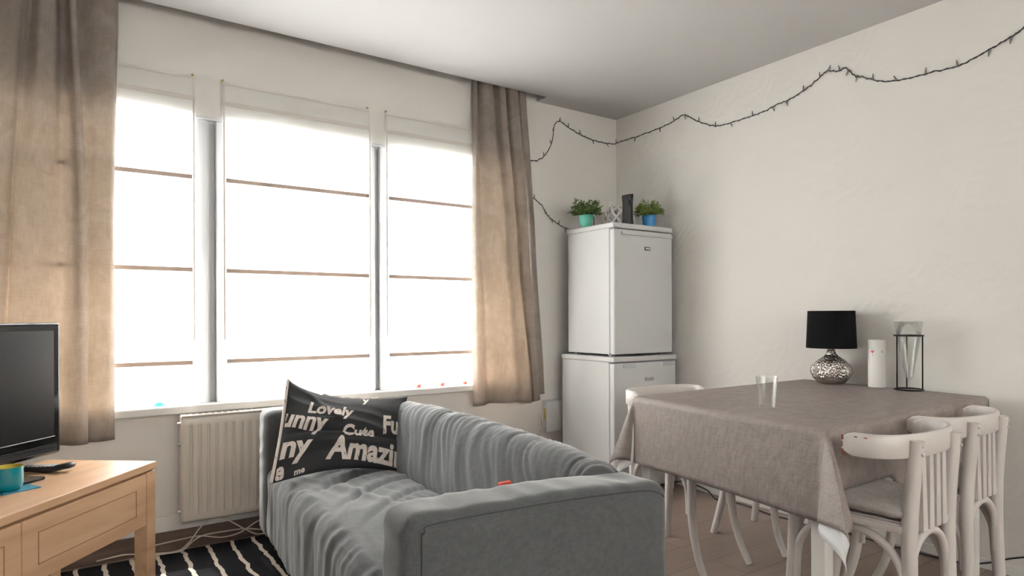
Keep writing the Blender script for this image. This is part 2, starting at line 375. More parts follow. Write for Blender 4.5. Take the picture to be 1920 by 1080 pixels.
# window: head, outer frame, posts, casements
def window_unit(idx, x0, x1):
    bm = bmesh.new(); y0, y1 = YW+.06, YW+.12; f = .032; zb, zt = WZ0, WZ1
    box(bm, x0, x0+f, y0, y1, zb, zt, .004); box(bm, x1-f, x1, y0, y1, zb, zt, .004)
    box(bm, x0+f, x1-f, y0, y1, zt-f, zt, .004); box(bm, x0+f, x1-f, y0, y1, zb, zb+f, .004)
    w_ = struct('window_%d' % idx, bm, m_frame, 'white framed window light %d behind a fabric blind' % idx)
    w_['label'] = ['white window light behind left curtain and blind', 'wide white window light behind the middle blind', 'white window light behind the right blind'][idx-1]
    g = link('glass', BOX(x0+f, x1-f, YW+.088, YW+.094, zb+f, zt-f), m_pane, w_)
window_unit(1, WX0, 0.500); window_unit(2, 0.640, 1.385); window_unit(3, 1.500, WX1)
def post(idx, a, b, label):
    bm = bmesh.new(); y = YW; w_ = (b-a)*.36
    box(bm, a, b, y+.055, y+.13, WZ0, WZ1-.012)
    box(bm, a, a+w_, y+.012, y+.055, WZ0, WZ1-.012, .004); box(bm, b-w_, b, y+.012, y+.055, WZ0, WZ1-.012, .004)
    box(bm, a+w_, a+w_+.010, y+.030, y+.055, WZ0, WZ1-.012, .002)
    struct('trim_%d' % idx, bm, m_frame, label)
post(2, 0.500, 0.640, 'white grooved window post between left and middle blinds')
post(3, 1.385, 1.500, 'white grooved window post between middle and right blinds')
struct('trim_1', BOX(WX0-.02, WX1-.03, YW-.045, YW+.07, 0.652, 0.69, .006), m_white, 'white window sill board')
struct('trim_4', BOX(WX0, WX1, YW+.0, YW+.05, WZ1-.012, WZ1), m_frame, 'white strip at the window head')
bm = bmesh.new(); box(bm, XL, 2.66, YW-.014, YW, 0, .092, .002)
struct('baseboard_window', bm, m_skirt, 'brown wood skirting below the window')
struct('trim_5', BOX(XL, 2.66, YW-.008, YW, .092, .165, .002), m_white, 'white strip above the brown skirting')
struct('baseboard_right', BOX(XR-.012, XR, YB, YW-.01, 0, .045, .003), m_white, 'low white skirting on the stucco wall')

# curtain rail in the ceiling slot
tag(link('curtain_rail', BOX(XL+.02, 2.55, 3.405, 3.425, ZC+.045, ZC+.06), m_white), 'thin white curtain rail inside the ceiling slot', 'curtain rail')

# ------------------------------------------------------------------ roman blinds
def blind(x0, x1, seed, label, rods=((1.795), (1.345), (0.895))):
    t = thing('roman_blind', label, 'blind', (x0, YW-.006, 0.70), 0, None)
    W = x1-x0; rows = []
    zt, zb = 2.285-.70, 0.012
    nzr = 60; nx = 24
    for i in range(nzr+1):
        z = zt+(zb-zt)*i/nzr; row = []
        for j in range(nx+1):
            u = j/nx; edge = abs(u-.5)*2
            wob = 0.004*nz(seed+u*2, z*1.5) - 0.003*edge**4*(1+nz(seed*3+2, z*4))
            pull = (0.004*nz(seed+9, z*3.3)+0.0035*math.sin(z*7))*(1 if u > .5 else -1)*edge**3*sstep(1.4, .2, z)
            row.append((u*W+pull, -0.010+wob, z))
        rows.append(row)
    bm = bmesh.new(); sheet(bm, rows); f = link('fabric', bm, m_blind, t, smooth=True)
    bm = bmesh.new()   # sewn hems: top tunnel and the two side seams
    box(bm, 0.0, W, -.0165, -.0145, zt-.115, zt-.095); box(bm, 0.0, W, -.0165, -.0148, zt-.012, zt)
    for s in (0.004, W-.012):
        box(bm, s, s+.008, -.0168, -.015, 0.3, zt)
    link('hem', bm, m_hem, t)
    for z in rods:
        link('rod', BOX(.016, W-.016, -.024, -.0165, z-.7-.0105, z-.7+.0105, .002), m_rod, t)
    return t
blind(-0.40, 0.492, 1, 'white translucent roman blind beside the left curtain')
blind(0.612, 1.392, 5, 'white translucent roman blind in the middle, the widest one')
blind(1.478, 2.425, 11, 'white translucent roman blind beside the right curtain')
for x, lb in ((0.482, 'small brass tack at the top right corner of the left blind'), (0.617, 'small brass tack at the top left corner of the middle blind'),
              (1.376, 'small brass tack at the top right corner of the middle blind'), (1.488, 'small brass tack at the top left corner of the right blind')):
    bm = bmesh.new(); bmesh.ops.create_uvsphere(bm, u_segments=12, v_segments=8, radius=.0065)
    tag(link('thumbtack', bm, m_brass, smooth=True, loc=(x, YW-.0065, 2.296)), lb, 'tack', 'brass tacks holding up the blinds')

# pots outside on the sill, showing through the blinds
def pot_outside(x, z_h, rad, m, label, nm, g=None):
    bm = bmesh.new(); lathe(bm, [(rad*.75, 0), (rad*.92, z_h*.8), (rad, z_h*.8), (rad, z_h), (rad*.85, z_h), (rad*.8, z_h*.7)], 20, close=True)
    tag(link(nm, bm, m, smooth='auto', loc=(x, YW+.026, 0.692)), label, 'pot', g)
for x, h, lb in ((1.702, .075, 'left of three small red pots faintly seen behind the right blind'), (1.86, .055, 'middle of three small red pots faintly seen behind the right blind'), (2.02, .085, 'right of three small red pots faintly seen behind the right blind')):
    pot_outside(x, h*1.25, .028, m_redpot, lb, 'flower_pot', 'red pots behind the right blind')
bm = bmesh.new(); lathe(bm, [(.026, 0), (.028, .06), (.02, .1), (.008, .13), (.004, .15)], 20, close=True)
tag(link('bottle', bm, m_blueout, smooth=True, loc=(0.335, YW+.032, 0.692)), 'light blue bottle faintly seen behind the left blind', 'bottle')

# ------------------------------------------------------------------ curtains
def loft(profiles, zs, nu=10, nv=70, wob=0.004, seed=0, hem=None):
    """profiles: lists of (x,y) control points (same count), zs: their heights top to bottom"""
    U = [catmull([(p[0], p[1], 0) for p in pr], nu) for pr in profiles]
    m = len(U[0]); rows = []
    for i in range(nv+1):
        t = i/nv; z = zs[0]+(zs[-1]-zs[0])*t
        k = 0
        while k < len(zs)-2 and z < zs[k+1]: k += 1
        f = (z-zs[k])/(zs[k+1]-zs[k]); f = f*f*(3-2*f)*.5+f*.5
        row = []
        for j in range(m):
            p = U[k][j]*(1-f)+U[k+1][j]*f
            zz = z + (hem(j/(m-1))*sstep(.8, 1, t) if hem else 0)
            row.append((p.x + wob*nz(p.x*6+seed, z*1.1), p.y + wob*1.4*nz(p.x*9+seed, z*1.6, 3), zz))
        rows.append(row)
    return rows
def curtain(label, panels, side):
    t = thing('curtain', label, 'curtain', (0, 0, 0))
    for nm, pr, zs, sd, hem in panels:
        bm = bmesh.new(); sheet(bm, loft(pr, zs, seed=sd, hem=hem)); o = link(nm, bm, m_curt, t, smooth=True); solid(o, .0016)
    return t
# left: seen from px 0..220, gathers continue out of frame to the left
LT = [(0.172, 3.43), (0.150, 3.395), (0.085, 3.40), (0.020, 3.425), (0.008, 3.385), (-0.012, 3.385), (-0.028, 3.44), (-0.050, 3.445), (-0.062, 3.395), (-0.110, 3.38), (-0.140, 3.43), (-0.165, 3.40), (-0.190, 3.39), (-0.25, 3.41), (-0.30, 3.44), (-0.36, 3.39), (-0.44, 3.44), (-0.52, 3.39), (-0.62, 3.43), (-0.72, 3.40)]
LM = [(0.150, 3.42), (0.135, 3.40), (0.090, 3.395), (0.050, 3.42), (0.046, 3.375), (0.022, 3.36), (-0.005, 3.40), (-0.040, 3.43), (-0.080, 3.41), (-0.150, 3.375), (-0.205, 3.40), (-0.22, 3.43), (-0.235, 3.39), (-0.29, 3.36), (-0.34, 3.40), (-0.42, 3.43), (-0.50, 3.37), (-0.58, 3.41), (-0.68, 3.43), (-0.78, 3.38)]
LB = [(0.152, 3.405), (0.120, 3.385), (0.080, 3.385), (0.044, 3.400), (0.050, 3.365), (0.024, 3.34), (-0.010, 3.35), (-0.055, 3.39), (-0.105, 3.385), (-0.165, 3.35), (-0.215, 3.375), (-0.25, 3.40), (-0.29, 3.37), (-0.34, 3.34), (-0.40, 3.39), (-0.47, 3.40), (-0.55, 3.35), (-0.63, 3.40), (-0.73, 3.40), (-0.84, 3.36)]
curtain('beige suede-look curtain hanging left of the window behind the television', [('panel', [LT, LM, LB], [2.61, 1.5, .563], 3, None)], 'L')
RT = [(2.055, 3.432), (2.062, 3.400), (2.075, 3.415), (2.085, 3.45), (2.11, 3.40), (2.135, 3.385), (2.17, 3.39), (2.205, 3.43), (2.225, 3.385), (2.262, 3.38), (2.290, 3.43), (2.305, 3.395), (2.335, 3.38), (2.356, 3.375)]
RM = [(2.040, 3.425), (2.050, 3.395), (2.075, 3.385), (2.105, 3.395), (2.150, 3.37), (2.19, 3.365), (2.235, 3.375), (2.275, 3.41), (2.300, 3.375), (2.335, 3.365), (2.365, 3.41), (2.385, 3.385), (2.415, 3.372), (2.434, 3.368)]
RB = [(2.028, 3.402), (2.045, 3.365), (2.085, 3.355), (2.125, 3.385), (2.165, 3.385), (2.21, 3.355), (2.27, 3.345), (2.33, 3.375), (2.375, 3.35), (2.425, 3.345), (2.47, 3.385), (2.475, 3.365), (2.50, 3.355), (2.515, 3.358)]
R2T = [(2.335, 3.448), (2.370, 3.446), (2.376, 3.395), (2.40, 3.385), (2.435, 3.40), (2.462, 3.44)]
R2M = [(2.415, 3.448), (2.447, 3.446), (2.455, 3.395), (2.475, 3.385), (2.508, 3.40), (2.535, 3.44)]
R2B = [(2.485, 3.448), (2.505, 3.446), (2.515, 3.41), (2.54, 3.395), (2.58, 3.40), (2.605, 3.44)]
curtain('beige suede-look curtain hanging right of the window beside the fridges', [('panel', [RT, RM, RB], [2.61, 1.6, .56], 8, lambda u: .012*math.sin(u*5)+.02*sstep(.7, 1, u)), ('side_panel', [R2T, R2M, R2B], [2.61, 1.6, .60], 17, None)], 'R')

# ------------------------------------------------------------------ radiator
t = thing('radiator', 'cream panel radiator under the window behind the sofa', 'radiator', (0.417, 3.36, 0.145))
RW, RH = 0.98, 0.495
pitch = 0.0375; bm = bmesh.new(); rows = []
zl = [0, .012, .035, .05, .058, RH*.5, RH-.058, RH-.05, RH-.035, RH-.012, RH]
xs = []; x = 0.03
xs = [0.0, .01, .02]; k = 0
while x < RW-.04:
    xs += [x, x+.006, x+.013, x+.019]; x += pitch
xs += [RW-.02, RW-.01, RW]
for z in zl:
    row = []
    for i, xx in enumerate(xs):
        g = 0
        if .04 < z < RH-.04 and .03 <= xx < RW-.03:
            ph = ((xx-.03+1e-6) % pitch)
            if .004 < ph < .016: g = .009
            if ph < .004 or ph > .016: g = 0.0
        e = .004 if (z == 0 or z == RH or xx == 0 or xx == RW) else 0
        row.append((xx, g+e, z))
    rows.append(row)
sheet(bm, rows); o = link('front_panel', bm, m_rad, t, smooth='auto'); solid(o, .0015, 1)
link('rear_panel', BOX(.006, RW-.006, .066, .074, .0, RH, .003), m_rad, t)
link('side_cover', BOX(-.002, .004, .004, .072, .01, RH+.004, .001), m_rad, t)
bm = bmesh.new(); box(bm, 0, RW, .0, .074, RH+.002, RH+.010, .002)
tg = link('top_grille', bm, m_rad, t)
bm = bmesh.new()
for k in range(34): box(bm, .02+k*.028, .036+k*.028, .02, .055, RH+.0095, RH+.0112)
link('slot', bm, m_rad2, tg)
for z in (RH-.03, RH-.125, .05):
    bm = bmesh.new(); tube(bm, [(-.016, .03, z), (.002, .03, z)], .008, 8); link('bleed_valve', bm, m_metal, t, smooth='auto')

# ------------------------------------------------------------------ rug
bm = bmesh.new(); box(bm, -0.85, 0.95, -2.0, 0, 0, .012, .003)
tag(link('rug', bm, m_rug, loc=(0.02, 3.395, 0)), 'black rug with wobbly white stripes under sofa and television bench', 'rug')

# ------------------------------------------------------------------ sofa
sofa = thing('sofa', 'two seat sofa in grey cotton cover with crumpled seat and back', 'sofa', (0.585, 1.22, 0), math.radians(-4))
SL, SD, AT = 2.0, 0.72, 0.185
def arm_disp(sgn):
    def d(p, n):
        f = 0.004*nz(p.x*5, p.y*7, p.z*5) + 0.0022*ridge(p.x*13+p.z*6, p.y*6, p.z*3)*max(0, n.z+.4)
        # pulls radiating from the front top corner
        a = math.sin((p.x*1.0+(0.68-p.z)*1.7)*42+nz(p.x*4, p.z*4)*3)
        f += 0.0018*a*math.exp(-((p.x-.1)**2+(p.z-.6)**2)*14)
        return p+n*f + Vector((0, 0, -.012*sstep(.35, .72, p.x) if p.z > .5 else 0))
    return d
o = link('armrest', soft_box(-.018, SD+.008, 0, AT, .09, .685, (.05, .045, .045), .0125, arm_disp(1)), m_sofa, sofa, smooth=True)
o2 = link('armrest', soft_box(0.0, SD, SL-AT, SL, .09, .685, (.05, .05, .05), .014, arm_disp(-1)), m_sofa, sofa, smooth=True)
bm = bmesh.new(); tube(bm, [(.018, -.002, .12), (.016, -.001, .60), (.022, .001, .655), (.06, .002, .671), (.35, .001, .672), (.60, .002, .662), (.67, 0.001, .652), (.70, -.001, .635)], .0016, 6, 10)
link('seam', bm, m_seam, o, smooth=True)
def seat_disp(p, n):
    y = p.y
    wl = .62+.38*nz(p.x*2, y*1.5)
    c = (p.x*1.0 + 0.55*(y-1.0)**2*.6 + .10*nz(p.x*3, y*2))
    f = 0
    if n.z > -.5:
        f += 0.009*(ridge(c*6, y*1.3+2, 1.7)-.5)*wl
        f += 0.0045*(ridge(c*15+4, y*2.2, 5)-.5)+.0025*(ridge(c*38+4, y*4, 9)-.5)
        for (y0_, a_, w0, k_) in ((1.22, .36, .020, .017), (1.42, .28, .014, .011), (.95, .40, .016, .010), (1.60, .16, .013, .009), (.70, .45, .015, .007)):
            dy = y-(y0_+a_*math.sin((p.x-.1)*3.2)); m_ = sstep(.06, .22, p.x)
            f -= k_*math.exp(-(dy/w0)**2)*m_; f += k_*.8*math.exp(-((dy-.045)/.04)**2)*m_
    if n.x < -.3: f += 0.0045*(ridge(y*12+p.z*3, p.z*2.5+p.x*2, 7)-.4) + .0025*(ridge(y*30+p.z*3, p.z*4, 2)-.4) + .006*nz(y*5, p.z*2)
    crown = 0.020*math.sin(PI*min(1, max(0, (y-AT)/(SL-2*AT)))) * max(0, n.z)
    sag = -0.03*sstep(.1, .6, p.x)*max(0, n.z)
    return p + n*(f*1.0) + Vector((0, 0, crown+sag))
link('seat', soft_box(0.004, .56, AT-.02, SL-AT+.02, .09, .435, (.07, .04, .06), .0115, seat_disp), m_sofa, sofa, smooth=True)
def back_disp(p, n):
    y, z = p.y, p.z
    e = min(1, max(0, (y-AT)/(SL-2*AT)))
    puff = math.sin(PI*e)**.5 if 0 < e < 1 else 0
    s = y*1.0 - (z-.4)*.95 + .35*(p.x-.5)
    s += .05*nz(y*4, z*5, 3)
    f = 0.009*(ridge(s*9, z*1.6+p.x*1.2, 2)-.55)*(.6+.8*nz(y*2.2, z*3, 8)) + 0.0065*(ridge(s*24+3, z*3, 6)-.5) + 0.0035*(ridge(s*52+3, z*5, 1)-.5) + .008*nz(y*3, z*3, p.x*3)
    f *= .45+.55*sstep(.42, .56, z)
    q = p + n*f
    q += Vector((.055*puff*sstep(.4, .7, z), 0, 0)) + Vector((0, 0, .012*puff*max(0, n.z)))
    q.x -= .035*sstep(.65, .42, z)*(1 if p.x < .58 else 0)
    return q
link('backrest', soft_box(.535, SD-.005, AT-.05, SL-AT+.05, .36, .69, (.085, .05, .09), .0115, back_disp), m_sofa, sofa, smooth=True)
link('rear_cover', BOX(.55, SD-.01, AT-.02, SL-AT+.02, .09, .40, .01), m_sofa, sofa)
for x in (.06, SD-.08):
    for y in (.06, SL-.08):
        link('leg', BOX(x-.0, x+.04, y-.02, y+.02, .012 if x < .5 else .0, .1, .002), m_blackp, sofa)

# small red object against the backrest
bm = BOX(-.022, .022, -.009, .009, 0, .185, .003)
o = tag(link('notebook', bm, m_red, loc=(1.108, 1.665, .412)), 'small bright red item peeking above the near sofa arm', 'notebook')

# ------------------------------------------------------------------ pillow
PTL, PTR, PBL, PBR = Vector((.800, 2.95, .832)), Vector((1.37, 2.93, .715)), Vector((.650, 2.64, .452)), Vector((1.215, 2.66, .418))
def pil(u, v, side=1):
    """u 0..1 left-right, v 0..1 bottom-top"""
    p = (PBL*(1-u)+PBR*u)*(1-v) + (PTL*(1-u)+PTR*u)*v
    eu = 1-(2*u-1)**2; ev = 1-(2*v-1)**2
    nrm = Vector((-.12, -.78, .60)).normalized()
    # edges sag inwards, corners stay out
    p += Vector((0, 0, -.052*(math.sin(PI*min(1, u**.72)))*sstep(.45, 1, v)))
    p += Vector((0, 0, .035*math.sin(PI*u)*sstep(.5, 0, v)))
    p += Vector((-.03*math.sin(PI*v), 0, 0))*(1-u)*(-.2) + Vector((-.028*math.sin(PI*v), 0, 0))*u**3
    th = .062*(max(eu, 0)**.55)*(max(ev, 0)**.55)
    w_ = 0
    if side > 0:
        w_ += .012*(ridge(u*1.6+v*1.1, v*5+u*1.2, 3)-.55)
        dd = (v-.42-.03*math.sin(u*5))                      # long horizontal crease across the middle
        w_ -= .020*math.exp(-(dd/.028)**2)*sstep(0, .12, u)
        w_ += .010*math.exp(-((dd+.05)/.04)**2)
        dl = (v-(.97-1.25*(u-.12)))                          # diagonal fold from the upper left corner
        w_ += .012*math.exp(-(dl/.05)**2)*sstep(.1, .2, u)*sstep(.55, .35, u)
        dl2 = (v-.14-.10*math.sin(u*4))
        w_ -= .010*math.exp(-(dl2/.04)**2)
    w_ *= (max(eu, 0)*max(ev, 0))**.35
    return p + nrm*(side*th + w_)
t = thing('pillow', 'charcoal pillow printed with chalky white words leaning on far sofa arm', 'pillow', (.93, 2.8, .44))
off = Vector((.93, 2.8, .44)); NU, NV = 90, 70; bm = bmesh.new(); VV = {}
for sd in (1, -1):
    for i in range(NU+1):
        for j in range(NV+1):
            edge = i in (0, NU) or j in (0, NV)
            key = (i, j, 0 if edge else sd)
            if key not in VV: VV[key] = bm.verts.new(pil(i/NU, j/NV, sd)-off)
    for i in range(NU):
        for j in range(NV):
            q = []
            for (a, b) in ((i, j), (i+1, j), (i+1, j+1), (i, j+1)):
                e = a in (0, NU) or b in (0, NV); q.append(VV[(a, b, 0 if e else sd)])
            bm.faces.new(q if sd > 0 else q[::-1])
cover = link('pillowcase', bm, m_pillow, t, smooth=True)
def text_bm(txt, size, bold=.012):
    cu = bpy.data.curves.new('lettering', 'FONT'); cu.body = txt; cu.size = size; cu.offset = bold*size; cu.resolution_u = 3
    ob = bpy.data.objects.new('lettering', cu); COL.objects.link(ob)
    dg = bpy.context.evaluated_depsgraph_get(); me = bpy.data.meshes.new_from_object(ob.evaluated_get(dg))
    bpy.data.objects.remove(ob); bm = bmesh.new(); bm.from_mesh(me); bpy.data.meshes.remove(me)
    return bm
PWm, PHm = .60, .46
def print_word(txt, cx, cy, width, ang=0, tall=1.25):
    bm = text_bm(txt, .1, .035)
    x0 = min(v.co.x for v in bm.verts); x1 = max(v.co.x for v in bm.verts); y0 = min(v.co.y for v in bm.verts); y1 = max(v.co.y for v in bm.verts)
    s = width/(x1-x0)
    for k in range(1, 400):
        x = x0+k*.006/s
        if x >= x1: break
        bmesh.ops.bisect_plane(bm, geom=bm.verts[:]+bm.edges[:]+bm.faces[:], plane_co=(x, 0, 0), plane_no=(1, 0, 0))
    for k in range(1, 400):
        y = y0+k*.006/s
        if y >= y1: break
        bmesh.ops.bisect_plane(bm, geom=bm.verts[:]+bm.edges[:]+bm.faces[:], plane_co=(0, y, 0), plane_no=(0, 1, 0))
    ca, sa = math.cos(ang), math.sin(ang); kill = []
    for v in bm.verts:
        x = (v.co.x-(x0+x1)/2)*s; y = (v.co.y-(y0+y1)/2)*s*tall
        X, Y = x*ca-y*sa, x*sa+y*ca
        u = cx+X/PWm; vv = cy+Y/PHm
        if not (0.004 < u < .996 and .004 < vv < .996): kill.append(v)
        e = 1e-3; uc = min(.99, max(.01, u)); vc = min(.99, max(.01, vv))
        n = (pil(uc+e, vc)-pil(uc-e, vc)).cross(pil(uc, vc+e)-pil(uc, vc-e)).normalized()
        v.co = pil(uc, vc)+n*.0016-off
    bmesh.ops.delete(bm, geom=kill, context='VERTS')
    link('printed_word', bm, m_chalk, cover)
for a in (('Lovely', .345, .68, .215, -.10, 1.25), ('unny', .150, .50, .205, -.20, 1.15), ('Cute', .60, .43, .17, -.03, 1.1), ('Amazin', .70, .19, .40, -.08, 1.3),
          ('ny', .125, .225, .13, -.05, 1.0), ('Fun', .935, .56, .15, .10, 1.4), ('ve', .0, .06, .08, .1, 1.3), ('y', .62, .90, .035, 0, 1.1), ('me', .18, .035, .045, .1, 0.9)):
    print_word(*a)
# white piping/back side strip seen at the left edge
bm = bmesh.new(); tube(bm, [pil(0, k/20)-off+Vector((-.004, .006, 0)) for k in range(21)], .0075, 8, 2)
link('edge_strip', bm, m_chalk, cover, smooth=True)
bm = bmesh.new(); tube(bm, [pil(.26+.5*k/20, 1)-off+Vector((0, .004, .001+.0025*math.sin(k*1.7))) for k in range(21)], [.002]+[.006]*19+[.002], 8, 2)
link('edge_strip', bm, m_chalk, cover, smooth=True)

# ------------------------------------------------------------------ television bench
bench = thing('television_bench', 'beech television bench with framed drawer fronts on square legs', 'bench', (0.268, 2.87, 0), math.atan2(.788, .615))
BW, BD = 1.28, .45
link('top', BOX(-BW, 0, 0, BD, .522, .55, .003), m_beech, bench)
link('body', BOX(-BW+.055, -.055, .022, BD-.01, .315, .505), m_beech, bench)
link('rail', BOX(-BW+.01, -.01, .012, BD-.01, .505, .522), m_groove, bench)
for x in (-BW+.004, -.056):
    for y in (.004, BD-.056):
        link('leg', BOX(x, x+.052, y, y+.052, 0.012, .515, .002), m_beech, bench)
for (a, b) in ((-.637, -.060), (-1.215, -.641)):
    d = link('drawer', BOX(a, b, .004, .024, .316, .512, .0015), m_beech, bench)
    bm = bmesh.new(); mg = .048; z0, z1 = .316+mg, .512-mg; w_ = .0028; a0, b0 = a+mg+.01, b-mg-.01; yf = .0030
    box(bm, a0, b0, yf, yf+.002, z0, z0+w_); box(bm, a0, b0, yf, yf+.002, z1-w_, z1); box(bm, a0, a0+w_, yf, yf+.002, z0, z1); box(bm, b0-w_, b0, yf, yf+.002, z0, z1)
    link('groove', bm, m_groove, d)
# ------------------------------------------------------------------ television
tv = thing('television', 'black flat screen television standing on the beech bench', 'television', (-0.302, 2.664, .55), math.atan2(.757, .653))
link('housing', BOX(-.40, .40, .0, .055, .055, .545, .012, 3), m_gloss, tv)
link('rear_housing', BOX(-.30, .30, .055, .10, .12, .47, .02, 3), m_blackp, tv)
link('screen', BOX(-.365, .365, -.0025, .004, .125, .515), m_screen, tv)
bm = bmesh.new(); w_ = .003
box(bm, -.368, .368, -.0032, .002, .121, .124); link('screen_edge', bm, m_grip, tv)
bm = bmesh.new()
for k in range(5): box(bm, -.38, .38, -.003, .002, .068+k*.006, .071+k*.006)
link('speaker_grille', bm, m_blackp, tv)
bm = bmesh.new(); box(bm, -.22, .22, -.10, .12, .0, .012, .004); link('base', bm, m_gloss, tv)
link('neck', BOX(-.07, .07, .02, .05, .01, .07, .004), m_gloss, tv)
# ------------------------------------------------------------------ things on the bench
cup = thing('candle_holder', 'round teal glass candle holder with gold inside on the bench', 'candle holder', (-.178, 2.655, .5535))
bm = bmesh.new(); lathe(bm, [(.030, 0), (.038, .004), (.041, .03), (.0415, .075)], 36, close=False); o = link('glass', bm, m_teal, cup, smooth=True); bm2 = None
bm = bmesh.new(); lathe(bm, [(.0, .012), (.036, .012), (.0385, .03), (.0395, .0748), (.0415, .0752)], 36); link('gold_lining', bm, m_gold, cup, smooth=True)
bm = BOX(-.055, .055, -.055, .055, 0, .003, .001)
tag(link('coaster', bm, m_coast, loc=(-.165, 2.660, .5502), rotz=.5), 'square blue mosaic coaster under the teal candle holder', 'coaster')
rm = thing('remote_control', 'black remote control lying on bench in front of television', 'remote control', (-.075, 2.888, .5505), math.radians(-28))
bm = soft_box(-.095, .085, -.024, .024, 0, .022, (.02, .02, .008), .004, lambda p, n: p+Vector((0, 0, .012*sstep(.0, .08, p.x) + .004*sstep(0, -.09, p.x))))
for v in bm.verts: v.co.z += -.0 
link('body', bm, m_blackp, rm, smooth=True)
bm = bmesh.new()
for i in range(8):
    for j in range(3): box(bm, -.082+i*.014, -.074+i*.014, -.016+j*.012, -.008+j*.012, .022, .0255)
link('button', bm, m_grip, rm)

# ------------------------------------------------------------------ fridges
def fridge(name, label, x0, x1, y0, y1, z0, z1, lower):
    t = thing(name, label, 'refrigerator', (x0, y0, z0))
    W, D, H = x1-x0, y1-y0, z1-z0; lid = .032
    fz = .012 if not lower else .03
    link('body', BOX(.004, W-.004, .05, D, fz, H-lid, .004), m_fridge, t)
    link('door_gasket', BOX(.008, W-.008, .040, .051, fz+.01, H-lid-.004), m_seal, t)
    d = link('door', BOX(0, W, 0, .041, fz, H-lid-.006, .009, 3), m_fridge, t)
    link('lid', BOX(-.006, W+.004, -.004 if lower else .002, D, H-lid, H, .008, 3), m_fridge, t)
    for xx in (.03, W-.05):
        for yy in (.06, D-.06): link('foot', BOX(xx, xx+.025, yy, yy+.025, 0, fz+.002), m_grip, t)
    if lower:
        for (a, b) in ((.075, .185), (W-.12, W-.012)):
            link('grip', BOX(a, b, -.003, .012, H-lid-.036, H-lid-.012, .003), m_grip, d)
        e = link('badge', BOX(.265, .340, -.0025, .003, H-.158, H-.135, .001), m_metal, d)
    else:
        link('handle', BOX(.06, W-.006, -.012, .02, H-lid-.040, H-lid-.020, .006, 3), m_fridge, d)
        e = link('badge', BOX(.262, .312, -.0025, .003, H-.160, H-.138, .001), m_wire, d)
        link('badge_face', BOX(.268, .306, -.0035, .0, H-.155, H-.143), m_fridge, e)
    return t
fridge('refrigerator', 'white undercounter fridge standing on the floor in the corner', 2.708, 3.258, 2.868, 3.375, 0, .862, True)
fridge('refrigerator', 'white compact fridge stacked on top of another fridge', 2.728, 3.246, 2.885, 3.335, .864, 1.690, False)
ZT = 1.692
# ------------------------------------------------------------------ things on the upper fridge
def leafy(bm, base, rx, rz, n, ll, lw, stems, up0=.15):
    for s in range(stems):
        a = random.random()*2*PI; el = random.uniform(up0, 1.0)
        tip = Vector((math.cos(a)*rx*math.sqrt(1-el*el*.8), math.sin(a)*rx*math.sqrt(1-el*el*.8), rz*el*random.uniform(.75, 1.05)))
        mid = tip*.5+Vector((0, 0, .015))
        P = catmull([base, base+mid, base+tip], 6)
        tube(bm, P, .0011, 4, 1, smooth=False, caps=False)
        for k in range(n):
            f = random.uniform(.35, 1); p = P[min(len(P)-1, int(f*(len(P)-1)))]
            b = random.random()*2*PI; d = Vector((math.cos(b), math.sin(b), random.uniform(-.3, .9))).normalized()
            sd = d.orthogonal().normalized()*lw*random.uniform(.7, 1.2); l = ll*random.uniform(.7, 1.2)
            up_ = d.cross(sd).normalized()*l*.12
            v = [bm.verts.new(p), bm.verts.new(p+d*l*.5+sd+up_), bm.verts.new(p+d*l), bm.verts.new(p+d*l*.5-sd+up_)]
            bm.faces.new(v)
def plant(loc, mp, ml, label, r0, r1, h, rx, rz, n, ll, lw, st):
    t = thing('potted_plant', label, 'plant', loc)
    bm = bmesh.new(); pr = [(r0, 0)]
    for k in range(6): pr += [(r0+(r1-r0)*(k+.5)/6+.0012, h*(k+.5)/6*.8), (r0+(r1-r0)*(k+1)/6, h*(k+1)/6*.8)]
    pr += [(r1, h*.97), (r1+.003, h), (r1-.002, h), (r1-.004, h*.85)]
    lathe(bm, pr, 32, close=True); p = link('pot', bm, mp, t, smooth=True)
    bm = bmesh.new(); lathe(bm, [(0.0001, h*.86), (r1-.004, h*.86)], 20); link('soil', bm, m_soil, t)
    bm = bmesh.new(); leafy(bm, Vector((0, 0, h*.86)), rx, rz, n, ll, lw, st); f = link('foliage', bm, ml, t); f['kind'] = 'stuff'
    return t
plant((2.790, 3.215, ZT), m_green, m_leaf1, 'dark leafy plant in ribbed mint green pot on upper fridge', .034, .046, .085, .118, .125, 15, .024, .0075, 64)
plant((3.150, 3.000, ZT), m_blue, m_leaf2, 'light green bushy plant in ribbed blue pot on upper fridge', .034, .045, .085, .102, .122, 24, .015, .0042, 110)
# carafe-like black device
t = thing('carafe', 'tall black waisted carafe standing on the upper fridge', 'carafe', (2.985, 3.03, ZT))
bm = bmesh.new(); lathe(bm, [(.037, 0), (.038, .01), (.036, .04), (.0325, .11), (.034, .155), (.038, .19), (.036, .197), (.030, .198), (.0001, .198)], 36, close=True)
for v in bm.verts: v.co.z *= 1.08
for v in bm.verts:
    if v.co.z > .15: v.co.z += .10*(v.co.z-.15)*(v.co.x/.036)*1.0
link('body', bm, m_blackp, t, smooth=True)
bm = bmesh.new(); bmesh.ops.create_uvsphere(bm, u_segments=12, v_segments=8, radius=.009)
for v in bm.verts: v.co = Vector((v.co.x*1.0-.012, v.co.y*.5-.033, v.co.z*2+.155))
link('button', bm, m_gloss, t, smooth=True)
